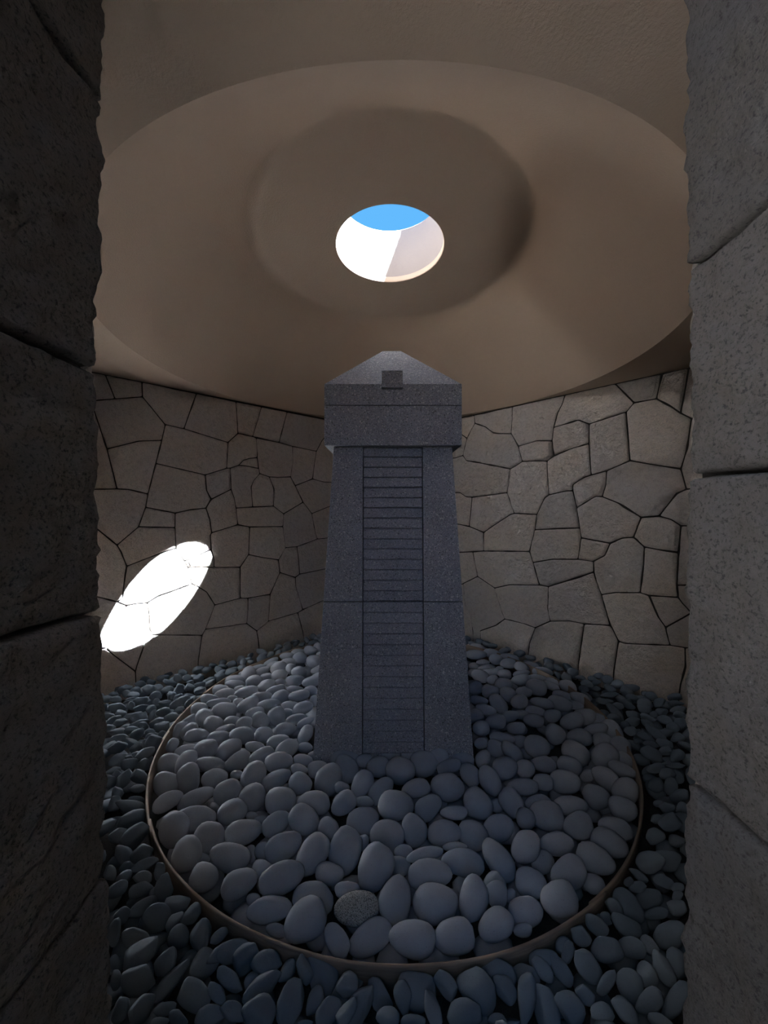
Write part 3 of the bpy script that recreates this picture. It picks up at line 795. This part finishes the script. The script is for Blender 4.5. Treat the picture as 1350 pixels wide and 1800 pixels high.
# crop origin x, y, scale | centre u v, half axes a b, tilt in degrees (counter-clockwise); '*' = deeper, in a gap
T_LIGHT = '''
@250 1260 5.87
322 150 110 65 60;455 50 110 55 30;490 150 110 75 45;565 190 135 70 10;310 290 85 55 50;455 335 125 50 15;270 490 138 105 30;200 710 145 140 45;450 470 155 90 55;475 640 165 130 75;660 330 128 100 20;780 220 125 75 20;860 125 110 42 15;925 50 90 60 20;1050 70 92 70 30;1030 190 132 92 5;905 330 142 95 40;1165 310 105 57 -5;985 460 152 92 35;705 490 148 85 -8;745 640 142 105 20;880 770 165 112 45;560 840 205 92 28;240 880 178 92 30;1155 600 160 122 65;1140 830 162 135 60;1235 400 142 80 25;1255 190 102 85 40;*975 600 70 50 20;*740 930 80 50 -30
@400 1260 5.87
590 140 122 82 25;805 55 108 42 30;800 190 122 68 60;*800 320 80 60 0;520 260 128 75 20;615 330 132 92 35;530 465 147 105 10;500 650 182 92 35;955 388 132 58 8;780 450 102 68 -5;740 545 92 62 -10;750 690 125 122 60;930 540 112 88 25;1040 650 185 137 65;1225 530 162 118 -70;1210 420 150 100 15;550 870 165 148 20;890 880 172 127 -5;1195 890 152 112 50
@250 1400 5.87
555 240 218 148 10;930 160 167 132 35;290 350 200 158 65;690 425 192 152 45;1045 370 202 132 25;430 610 212 148 65;900 630 212 162 -10;640 840 168 142 60;1000 900 212 142 40;*830 310 70 60 0;*1120 600 100 60 90;*1130 200 70 45 0;*1220 240 70 50 20;*750 110 60 50 -30;*1240 560 100 80 60;*1240 760 110 110 0;*620 640 80 60 0
@460 1400 5.87
150 280 167 112 40;440 240 177 152 -50;690 330 120 112 90;225 520 217 142 40;525 590 237 148 60;858 563 262 167 80;1040 265 187 152 45;1165 730 265 182 75;210 840 252 167 30;*700 800 150 130 0;*1050 480 90 60 90
@670 1400 5.87
485 115 162 122 50;750 170 147 78 0;340 340 187 132 -80;650 375 177 142 0;950 400 182 152 -50;1215 325 162 150 0;60 420 202 177 -70;450 600 197 82 15;840 680 227 152 -10;1210 650 272 132 -60;500 800 232 167 0;*190 720 120 110 0;*1160 910 140 120 90;*760 520 130 55 0;*230 570 100 80 0;*1190 80 60 60 0
@880 1400 5.87
255 230 132 97 -70;470 200 197 152 -35;390 70 142 95 0;720 90 187 102 -5;800 310 167 152 -30;1180 330 200 112 -25;1130 480 232 132 -35;260 520 187 152 80;580 490 182 132 -5;*430 670 140 120 -60;980 640 242 142 -35;700 790 192 187 0;310 890 192 152 -50;*960 900 130 100 -40
@390 1540 5.87
490 345 242 147 15;940 250 220 212 -60;860 450 272 192 60;1180 660 202 118 -70;*330 250 80 80 0;*560 560 110 80 -20
@600 1540 5.87
60 140 132 92 10;!155 335 232 187 15;560 240 262 167 85;970 280 235 225 0;300 630 262 167 45;730 650 252 207 -15;1160 620 212 202 0
@810 1540 5.87
130 240 247 152 85;375 190 162 118 -80;360 500 202 172 60;670 370 184 178 -45;1010 240 217 187 -60;*510 200 80 60 90;*640 560 100 80 0
@540 1290 5.87
560 520 167 102 65;765 580 162 102 55;590 280 92 78 0;730 340 122 112 0;860 200 112 82 0;960 380 162 147 -30;1070 220 102 78 0;1210 310 152 142 0;1120 560 152 102 10;915 740 187 167 -5;*360 560 80 70 0;*580 700 110 60 0
@750 1290 5.87
130 240 112 92 -40;370 270 122 82 0;235 340 132 82 20;215 550 182 152 -20;445 420 137 98 -60;580 255 97 78 70;560 100 72 62 0;650 480 182 107 -65;810 350 132 125 0;720 150 117 87 -35;880 190 152 85 -50;1020 360 112 97 -60;530 720 192 142 -60;990 550 167 97 0;880 710 177 117 -60;1140 130 145 117 -30;1200 500 112 92 -20;*730 740 80 80 0;780 45 140 62 -10;960 80 90 70 0
@930 1260 5.87
520 210 137 92 -10;755 250 112 92 -40;690 130 132 65 5;480 380 172 127 -40;780 400 157 132 -20;920 170 162 112 -55;1020 330 142 112 -45;420 510 142 107 -30;150 490 137 87 -15;370 670 172 127 -15;790 630 182 102 -40;1050 570 167 78 -25;695 825 162 122 -40;1100 800 162 142 -60;1000 960 172 122 -35;260 180 122 102 -60;790 40 122 72 -20;1080 470 122 72 -40;*600 610 80 70 0
@340 1120 5.87
960 200 77 46 0;780 250 87 36 25;630 310 87 38 10;820 290 72 42 20;1100 215 77 62 0;1060 150 82 42 10;1210 140 72 52 0;1280 115 62 50 90;1240 250 77 72 0;980 260 82 47 0;880 320 92 67 30;715 350 82 42 25;890 390 87 57 20;560 390 102 72 50;480 370 57 32 10;375 440 102 57 15;430 490 107 50 0;620 455 92 62 25;755 410 67 40 15;755 500 100 62 25;1090 360 82 62 0;1010 330 62 60 0;900 470 62 47 0;1045 450 107 62 15;1270 350 62 42 10;1220 460 102 57 10;840 550 117 47 25;1050 540 87 40 0;480 530 62 32 10;545 565 127 57 15;320 585 112 57 15;240 545 92 62 0;120 640 97 57 0;260 680 127 52 5;320 760 132 92 0;700 620 112 57 5;560 700 130 72 30;780 695 122 57 10;900 620 102 77 20;1090 605 112 62 10;1210 550 72 52 0;1000 710 97 52 -5;1130 730 112 67 20;1240 660 62 42 90;470 670 62 42 15;400 635 62 37 15;60 745 92 72 10;110 830 102 90 45;200 900 102 92 45;630 800 107 77 20;690 860 97 90 0;865 820 107 95 80;970 790 62 57 0;1070 845 112 57 10
@820 1120 5.87
140 100 92 42 -20;280 160 87 52 -20;310 230 82 57 -15;470 205 107 47 -15;430 270 87 57 0;170 260 72 32 0;185 310 72 32 10;260 360 92 42 0;140 400 97 67 -20;340 320 42 24 0;390 380 77 52 -20;100 180 112 52 0;600 300 82 52 -20;570 380 92 42 10;690 290 92 47 -15;820 350 112 52 -10;720 430 112 47 -5;560 440 102 62 5;720 520 117 87 -15;590 570 92 57 -5;380 500 102 82 -40;250 560 97 67 0;90 520 82 72 0;270 440 62 52 0;930 470 102 57 -15;1090 500 102 62 -25;430 590 92 77 -30;545 668 94 77 -5;330 690 127 77 -50;130 655 97 52 -10;200 755 117 62 -20;780 680 132 57 -15;960 680 142 77 -20;710 760 107 52 -10;990 600 112 47 -15;1140 700 102 47 -15;1220 630 122 62 -25;890 810 92 72 0;440 820 102 62 10;690 860 112 72 -10;560 800 92 52 0;510 940 102 67 0;1090 870 132 92 10;1220 820 122 92 0;150 940 90 85 0;300 870 112 82 0
'''
T_DARK = '''
@180 1560 5.87
210 290 110 70 60;430 200 212 78 35;565 310 177 142 45;840 120 142 102 25;745 350 137 68 60;945 260 152 72 55;120 470 152 68 80;330 530 142 122 -15;790 510 147 107 60;1020 510 192 112 80;400 690 222 122 45;660 780 167 97 60;370 960 212 152 35;1060 790 192 142 60;720 950 292 80 50;960 1120 192 162 -70;190 1270 152 92 65;400 1260 192 112 55;640 1260 122 78 20;780 1360 110 100 0;1110 1330 162 122 30;110 810 110 70 80;140 950 120 60 80;1180 1090 132 82 -60;590 1390 100 55 10;1280 720 112 82 0;*310 370 110 60 50
@390 1600 5.87
60 150 112 58 45;170 265 232 88 25;250 490 187 117 65;535 400 157 147 -30;*480 560 112 82 -20;690 590 142 78 60;1070 500 217 167 -70;850 610 152 82 -75;80 720 182 97 -55;*60 500 90 70 0;420 800 272 122 50;330 740 132 92 60;380 1060 222 172 60;710 950 272 132 75;960 940 172 92 70;1100 1040 182 117 60;1270 720 222 102 75;110 1040 142 112 -30;1290 1060 162 82 60;860 1170 82 45 0
@600 1620 5.87
165 430 177 117 65;400 660 192 127 -65;180 880 262 132 60;760 540 217 187 -60;640 780 192 92 -80;*780 830 130 60 90;1060 560 172 92 -65;940 900 232 82 -78;480 980 132 112 -40;740 1040 132 92 0;60 650 162 112 70
@800 1620 5.87
210 650 302 172 -65;380 350 202 122 -35;510 690 182 112 -60;820 230 157 102 0;1050 150 127 97 -50;660 430 152 107 -15;900 490 172 82 -55;735 790 292 102 88;940 880 262 127 -75;1085 490 222 82 -60;1160 320 132 62 80;1180 880 242 132 -60;90 930 182 152 0;430 1010 102 72 0;*590 1050 80 35 10;*290 1010 60 50 0
@990 1560 5.87
180 500 152 87 -60;250 810 217 117 -60;440 640 172 147 -20;350 400 152 92 -45;700 620 172 112 -25;880 600 132 87 -55;650 400 192 92 -35;480 160 132 72 -50;620 140 222 122 -50;*860 120 170 120 0;950 270 142 72 10;1110 490 187 152 20;1170 780 182 102 -70;1030 830 222 97 -65;690 1000 212 132 -70;860 900 162 102 -60;450 980 152 78 60;230 1110 132 92 -60;890 1190 172 132 60;1150 1180 242 112 60;400 1300 142 112 -50;650 1280 232 92 -55;1000 1370 142 75 -20;1180 210 110 80 -30;1180 90 70 60 0;340 270 92 62 -20;440 310 72 52 -60
@180 1400 9
200 110 142 92 60;430 160 242 112 -5;530 330 222 132 25;*140 400 90 80 0;250 620 182 112 30;580 590 272 152 50;330 920 172 152 -45;680 880 222 132 45;710 1060 262 95 30;130 1220 132 112 90;380 1110 112 82 30;340 1270 152 92 35;640 1280 162 112 10;905 1190 172 88 80;1080 1360 252 142 70;240 1470 202 112 40;610 1480 202 132 20;840 1510 132 72 50;530 60 142 72 0
@180 1180 7.5
1020 410 157 62 30;820 430 92 52 10;700 325 92 62 20;620 240 97 67 0;890 155 97 42 -15;800 95 87 47 10;1030 235 77 72 0;860 240 87 47 15;910 320 70 65 45;500 400 102 57 15;440 260 77 57 20;300 230 112 52 25;190 220 82 37 20;315 295 67 52 0;200 480 132 67 5;390 370 102 28 10;350 400 82 24 15;510 490 112 52 10;650 500 67 60 30;715 405 57 47 30;800 540 102 62 20;660 580 92 42 55;910 610 107 62 20;480 610 132 78 15;480 690 142 47 20;350 600 92 42 25;150 640 112 47 25;240 670 107 47 20;240 560 72 52 10;90 600 82 52 0;380 770 87 52 0;540 720 67 60 0;720 680 112 62 25;780 740 112 72 20;630 800 72 42 10;100 760 82 52 10;190 800 112 47 15;460 830 112 67 35;210 890 142 62 10;370 950 97 67 -10;200 1005 132 82 15;450 1010 102 77 30;720 960 142 102 50;640 860 82 47 20;560 1090 152 72 30;590 960 82 62 20;810 830 62 47 45;210 1170 152 82 35;350 1230 122 77 20;150 1310 102 52 10;290 1420 152 92 60;490 1390 112 92 0;110 1460 92 80 90;200 1380 72 70 0;470 1545 112 62 5;190 1600 92 80 70;600 1220 82 80 0;450 1100 72 52 10;350 1140 52 42 0;70 370 82 52 0;180 370 82 47 0;140 310 72 42 30;1140 410 77 37 35;1010 510 82 42 20;1120 90 70 50 0;1000 90 72 57 0;1270 90 72 62 20;1150 215 62 52 10;1280 190 82 47 15;1290 265 82 37 20;1010 350 82 52 20;850 35 82 37 0;1160 150 57 37 0;1050 40 62 34 0;560 110 72 47 0;500 170 82 47 10;640 150 62 42 0;400 140 72 34 15;60 480 62 52 0;380 460 62 60 60
@1040 1180 7.5
200 110 92 62 -20;340 170 92 62 -10;530 220 112 52 -5;240 310 132 42 0;180 400 112 42 -5;480 440 112 52 -25;310 540 172 62 -50;700 430 112 72 -15;530 340 92 42 -15;780 330 92 62 -20;890 410 92 62 20;1090 340 102 52 0;1110 420 112 40 0;1140 510 122 57 0;930 540 92 57 -10;960 640 122 62 -10;700 500 102 67 -20;540 580 92 57 -20;540 670 112 72 0;740 610 112 42 -25;730 690 102 52 -30;850 820 202 62 -40;960 820 142 62 5;1160 690 92 80 0;720 870 142 62 -30;1130 880 102 72 10;960 960 122 62 -20;780 970 122 52 -20;780 1080 162 92 -25;970 1050 92 62 -10;1120 1110 112 82 10;850 1280 132 72 10;1100 1240 142 45 0;990 1350 112 82 0;1120 1400 112 92 -40;850 1500 112 110 0;1040 1520 132 112 -30;1170 1610 102 62 0;600 920 52 37 0;510 790 92 62 -20;820 570 52 50 0;340 460 82 52 0;60 230 62 42 0;60 150 72 42 0;90 60 82 42 0;250 40 92 42 0;420 110 92 52 0;700 180 112 62 -10;850 220 102 62 0;1050 260 102 62 0;620 150 82 52 0
@1070 1380 9
1130 180 162 102 15;920 350 152 82 -20;*790 290 90 60 0;1160 380 112 100 90;970 600 172 152 0;*760 540 100 90 0;730 800 152 132 0;1080 880 152 102 -20;600 1180 232 192 0;930 1200 262 172 -15;340 1340 192 72 -40;870 1530 182 122 -20;450 1610 152 102 0;180 1440 82 80 0;1090 1620 112 82 0
'''
def parse_trace(text):
    out = []
    ox = oy = sc = 0
    for ln in text.strip().splitlines():
        if ln.startswith('@'):
            ox, oy, sc = [float(t) for t in ln[1:].split()]; continue
        for item in ln.split(';'):
            flag = ''
            if item[0] in '*!': flag, item = item[0], item[1:]
            u, v, a, b, ang = [float(t) for t in item.split()]
            out.append((ox + u / sc, oy + v / sc, a / sc, b / sc, ang, flag))
    return out

def place(u, v, a, b, ang, zc, thick, lim, cross):
    """the stone whose outline, seen from the doorway, is the read-off oval: centre, rotation and half sizes in metres"""
    d = ray(u, v)
    P = CAMP + d * ((zc - EYE) / d.z)
    n = d.normalized()
    e1 = n.cross(Vector((0, 0, 1))).normalized(); e2 = e1.cross(n)
    L = (P - CAMP).dot(n)
    def off(du, dv):
        r = ray(u + du, v + dv)
        q = CAMP + r * (L / r.dot(n)) - P
        return (q.dot(e1), q.dot(e2))
    t = math.radians(ang)
    A1 = off(a * math.cos(t), -a * math.sin(t)); B1 = off(-b * math.sin(t), -b * math.cos(t))
    U, S, _ = np.linalg.svd(np.array([[A1[0], B1[0]], [A1[1], B1[1]]]))
    S = np.minimum(S, lim)
    ax = e1 * float(U[0, 0]) + e2 * float(U[1, 0])
    ay = e1 * float(U[0, 1]) + e2 * float(U[1, 1])
    az = ax.cross(ay)
    R = Matrix((ax, ay, az)).transposed()
    # a thinner third axis; leaning a little so that the stones do not all face one way
    return P, R, [float(S[0]), float(S[1]), float(min(S)) * thick]

def in_tower(x, y, m): return max(abs(x - TC.x), abs(y - TC.y)) < 0.495 + m
SPOTS = []                   # (x, y, z, radius) of everything placed, for the filling
IND = []                     # individual stones: dict
rp = random.Random(77)
for (u, v, a, b, ang, flag) in parse_trace(T_LIGHT):
    zc = -0.075 if flag == '*' else -0.042 + rp.uniform(-0.006, 0.006)
    P, R, S = place(u, v, a, b, ang, zc, rp.uniform(0.72, 0.92), 0.135, 0)
    IND.append(dict(P=P, R=R, S=S, kind='light', flag=flag, uv=(u, v), ab=(a, b), ang=ang))
for (u, v, a, b, ang, flag) in parse_trace(T_DARK):
    zc = -0.075 if flag == '*' else -0.040 + rp.uniform(-0.008, 0.010)
    P, R, S = place(u, v, a, b, ang, zc, rp.uniform(0.6, 0.85), 0.115, 0)
    IND.append(dict(P=P, R=R, S=S, kind='dark', flag=flag, uv=(u, v), ab=(a, b), ang=ang))

# where two read-off stones would run into each other, the one behind sinks back along its line of sight
def reach(it, d):
    q = it['R'].transposed() @ d
    return math.sqrt(sum((q[i] * it['S'][i]) ** 2 for i in range(3)))
_start = [it['P'].copy() for it in IND]
for _round in range(10):
    moved = 0
    for i in range(len(IND)):
        a = IND[i]
        for j in range(i + 1, len(IND)):
            b = IND[j]
            dv = b['P'] - a['P']
            dist = dv.length
            if dist > 0.26 or dist < 1e-5: continue
            d = dv / dist
            pen = reach(a, d) + reach(b, d) - dist
            if pen < 0.004: continue
            k = i if (a['P'] - CAMP).length > (b['P'] - CAMP).length else j
            it = IND[k]
            if it['S'][2] > 0.55 * it['S'][1]: it['S'][2] *= 0.95
            L0 = (it['P'] - CAMP).length
            step = min(0.35 * pen, 0.012)
            P1 = CAMP + (it['P'] - CAMP) * ((L0 + step) / L0)
            if P1.z < -0.125 or (P1 - _start[k]).length > 0.09 or in_tower(P1.x, P1.y, 0.02): continue
            it['P'] = P1
            it['S'] = [x * (L0 + step) / L0 for x in it['S']]
            moved += 1
    if not moved: break

# stones beside the edging strip keep to their own side of it
for it in IND:
    rad = Vector((it['P'].x - TC.x, it['P'].y - TC.y, 0)); r = rad.length; rad.normalize()
    h = reach(it, rad)
    ex = (r + h - (RR - 0.004)) if it['kind'] == 'light' else -(r - h - (RR + 0.026))
    if ex > 0:
        it['P'] += rad * (-1 if it['kind'] == 'light' else 1) * min(ex, 0.045)

def in_room(x, y, m):
    d = Vector((x, y)) - C0
    return max(abs(d.dot(OL)), abs(d.dot(OR))) < A - m
def rho(x, y): return math.hypot(x - TC.x, y - TC.y)

for it in IND: SPOTS.append((it['P'].x, it['P'].y, it['kind'], math.sqrt(it['S'][0] * it['S'][1])))
grid = {}
def put(x, y, r): grid.setdefault((int(x * 5), int(y * 5)), []).append((x, y, r))
for (x, y, _k, r) in SPOTS: put(x, y, r)
def near(x, y):
    best = 9.0
    for i in range(int(x * 5) - 2, int(x * 5) + 3):
        for j in range(int(y * 5) - 2, int(y * 5) + 3):
            for (a, b, r) in grid.get((i, j), ()):
                best = min(best, math.hypot(x - a, y - b) - r)
    return best

FILL = []
def fill(kind, tries, ok, size, deep_only=False):
    rf_ = random.Random(5 if kind == 'light' else 6)
    mine = {}
    for _ in range(tries):
        x = rf_.uniform(-2.7, 2.8); y = rf_.uniform(0.3, 5.5)
        if not ok(x, y): continue
        s = rf_.uniform(*size)
        key = (int(x * 8), int(y * 8)); bad = False
        for i in range(key[0] - 2, key[0] + 3):
            for j in range(key[1] - 2, key[1] + 3):
                for (a, b, r, lvl) in mine.get((i, j), ()):
                    if math.hypot(x - a, y - b) < (r + s) * 0.86: bad = True; break
                if bad: break
            if bad: break
        if bad: continue
        gapd = near(x, y)
        top = gapd > s * 0.45
        mine.setdefault(key, []).append((x, y, s, top))
        z = (-0.045 if top else -0.155) + rf_.uniform(-0.008, 0.008)
        yaw = rf_.uniform(0, math.pi); tl = rf_.gauss(0, 0.30); tl2 = rf_.gauss(0, 0.25)
        R = (Matrix.Rotation(yaw, 3, 'Z') @ Matrix.Rotation(tl, 3, 'X') @ Matrix.Rotation(tl2, 3, 'Y'))
        S = [s * rf_.uniform(1.05, 1.3), s * rf_.uniform(0.8, 1.0), s * rf_.uniform(0.5, 0.72)]
        FILL.append(dict(P=Vector((x, y, z)), R=R, S=S, kind=kind, flag='', top=top))
fill('light', 9000, lambda x, y: rho(x, y) < RR - 0.075 and not in_tower(x, y, 0.10), (0.050, 0.074))
fill('dark', 26000, lambda x, y: rho(x, y) > RR + 0.085 and in_room(x, y, 0.07) and not (y < 0.72 and not (JL + 0.06 < x < JR - 0.06)), (0.036, 0.056))

# the filling settles below the stones already placed; what finds no room is left out
cells = {}
for it in IND: cells.setdefault((int(it['P'].x * 4), int(it['P'].y * 4)), []).append(it)
def settle(it):
    for _ in range(14):
        worst = 0.0
        kx, ky = int(it['P'].x * 4), int(it['P'].y * 4)
        for i in (kx - 1, kx, kx + 1):
            for j in (ky - 1, ky, ky + 1):
                for o_ in cells.get((i, j), ()):
                    dv = o_['P'] - it['P']; dist = dv.length
                    if dist > 0.24 or dist < 1e-5: continue
                    d = dv / dist
                    worst = max(worst, reach(it, d) + reach(o_, d) - dist)
        if worst < 0.004: return True
        it['P'].z -= max(0.006, worst * 0.6)
        if it['P'].z < -0.185: return False
    return False
FILL = [it for it in FILL if settle(it)]

# which of the top filling can be seen: not behind the tower or the jambs
def in_view(P):
    if P.y < 0.75: return False
    u = CX + F * P.x / P.y; v = CY + F * (EYE - P.z) / P.y
    if not (184 < u < 1207) or v > 1800: return False
    if P.y > 2.3 and 556 < u < 830 and v < 1320: return False
    return True
def shown(it):
    return it['S'][0] * it['S'][1] / it['P'].y ** 2
LIMIT = 300
tops = [it for it in FILL if it['top'] and it['P'].z > -0.08 and in_view(it['P'])]
for kind in ('light', 'dark'):
    have = sum(1 for it in IND if it['kind'] == kind)
    cand = sorted([it for it in tops if it['kind'] == kind], key=shown, reverse=True)
    room_left = max(0, LIMIT - have)
    for it in cand[:room_left]:
        it['ind'] = True
IND += [it for it in FILL if it.get('ind')]
REST = [it for it in FILL if not it.get('ind')]

# ---- labels: where a stone lies, how large it looks, its shape and lean
def words(it):
    P, S = it['P'], it['S']
    dx, dy = P.x - TC.x, P.y - TC.y
    r = math.hypot(dx, dy); az = math.degrees(math.atan2(dx, -dy))      # 0 = in front, + = right
    side = ('right' if az > 0 else 'left')
    az_ = abs(az)
    big = S[0] * S[1]
    asp = S[0] / S[1]
    shape = 'round' if asp < 1.16 else ('egg-shaped' if asp < 1.38 else ('oval' if asp < 1.7 else ('long' if asp < 2.2 else 'sliver-like')))
    lean = ''
    if 'ang' in it and asp >= 1.16:
        t = it['ang'] % 180
        lean = 'lying flat' if t < 14 or t > 166 else ('leaning right' if t < 62 else ('standing upright' if t < 118 else 'leaning left'))
    elif 'ang' not in it: lean = 'half hidden'
    if it['kind'] == 'light':
        size = 'large' if big > 0.0125 else ('medium' if big > 0.0075 else 'small')
        where = 'at the tower foot' if (max(abs(dx), abs(dy)) < 0.66) else ('by the edging' if r > 1.36 else ('in outer bed' if r > 1.05 else 'in inner bed'))
    else:
        size = 'large' if big > 0.0065 else ('medium' if big > 0.0035 else 'small')
        wd = A - max((Vector((P.x, P.y)) - C0).dot(OL), (Vector((P.x, P.y)) - C0).dot(OR))
        where = 'touching the edging' if r < RR + 0.14 else ('under %s wall' % side if wd < 0.16 else ('nearest the doorway' if P.y < 1.02 else 'beyond the edging'))
    if az_ < 12: sec = 'straight before tower'
    elif az_ < 32: sec = 'before tower, slightly ' + side
    elif az_ < 58: sec = 'front %s of tower' % side
    elif az_ < 85: sec = '%s of tower' % side
    elif az_ < 115: sec = 'level with tower, ' + side
    else: sec = 'behind tower, ' + side
    col = 'pale grey' if it['kind'] == 'light' else 'dark slate'
    noun = 'cobble' if it['kind'] == 'light' else 'pebble'
    if it['flag'] == '*': lean = 'wedged deep'
    return ' '.join(t for t in (size, col, shape, noun, lean + ',' if lean else '', where + ',', sec) if t)
LABELS = {}
for it in IND: LABELS.setdefault(words(it), []).append(it)
for lab, its in LABELS.items():
    its.sort(key=lambda i: i['P'].y)
    rank = {1: [''], 2: ['nearer', 'farther'], 3: ['nearest', 'middle', 'farthest']}.get(len(its), ['nearest', 'second', 'third', 'fourth', 'fifth', 'sixth', 'seventh', 'eighth', 'ninth', 'tenth'][:len(its)] if len(its) <= 10 else None)
    for k_, it in enumerate(its):
        it['label'] = (rank[k_] + ' ' if rank and rank[k_] else '') + lab
for it in sorted(IND, key=lambda i: i['P'].y):
    light = it['kind'] == 'light'
    if it['flag'] == '!':
        me, lab = SPECK_BASE, 'coarse black-speckled oval cobble among plain ones near the edging strip'
    else:
        me = rp.choice(LIGHT_BASE if light else DARK_BASE)
        lab = it['label']
    if 'uv' in it and abs(it['uv'][0] - 562.7) < 1 and abs(it['uv'][1] - 1326) < 1:
        lab = 'flat slab-like pale cobble lying on others against the tower foot corner'
    o = bpy.data.objects.new('cobble' if light else 'slate_pebble', me)
    COL.objects.link(o)
    M = it['R'].to_4x4()
    flip = Matrix.Diagonal((rp.choice((-1, 1)), rp.choice((-1, 1)), 1, 1))
    o.matrix_world = Matrix.Translation(it['P']) @ M @ flip @ Matrix.Diagonal((*it['S'], 1))
    tag(o, lab, 'cobble' if light else 'pebble', 'pale cobbles inside the edging ring' if light else 'dark slate pebbles outside the edging ring')

def stuff(name, items, base, mat, label, cat):
    bv = []
    for me in base:
        co = np.empty(len(me.vertices) * 3, np.float32); me.vertices.foreach_get('co', co)
        fa = np.array([p.vertices[:] for p in me.polygons], np.int32)
        bv.append((co.reshape(-1, 3), fa))
    V, Fc, n = [], [], 0
    rs = random.Random(9)
    for it in items:
        co, fa = rs.choice(bv)
        m = np.array(it['R']) @ np.diag(it['S'])
        V.append(co @ m.T.astype(np.float32) + np.array(it['P'], np.float32)); Fc.append(fa + n); n += len(co)
    V = np.concatenate(V); Fc = np.concatenate(Fc)
    me = bpy.data.meshes.new(name)
    me.vertices.add(len(V)); me.vertices.foreach_set('co', V.ravel())
    me.loops.add(Fc.size); me.loops.foreach_set('vertex_index', Fc.ravel())
    me.polygons.add(len(Fc)); me.polygons.foreach_set('loop_start', np.arange(0, Fc.size, 3, dtype=np.int32))
    me.polygons.foreach_set('use_smooth', np.ones(len(Fc), bool))
    me.update(calc_edges=True); me.validate()
    o = link_mesh(name, me, mat)
    tag(o, label, cat, kind='stuff')
    return o
L2 = [base_pebble('fill', 10 + i, 0.13, 0, 2, 2.15) for i in range(5)]
D2 = [base_pebble('fill', 40 + i, 0.20, 4, 2, 2.2) for i in range(6)]
stuff('cobble_bed', [i for i in REST if i['kind'] == 'light'], L2, M_COBBLE, 'pale grey cobbles lying beneath and behind the others inside the ring', 'cobbles')
stuff('pebble_bed', [i for i in REST if i['kind'] == 'dark'], D2, M_SLATE, 'small dark slate pebbles filling the bed outside the ring', 'pebbles')
for me in L2 + D2: bpy.data.meshes.remove(me)
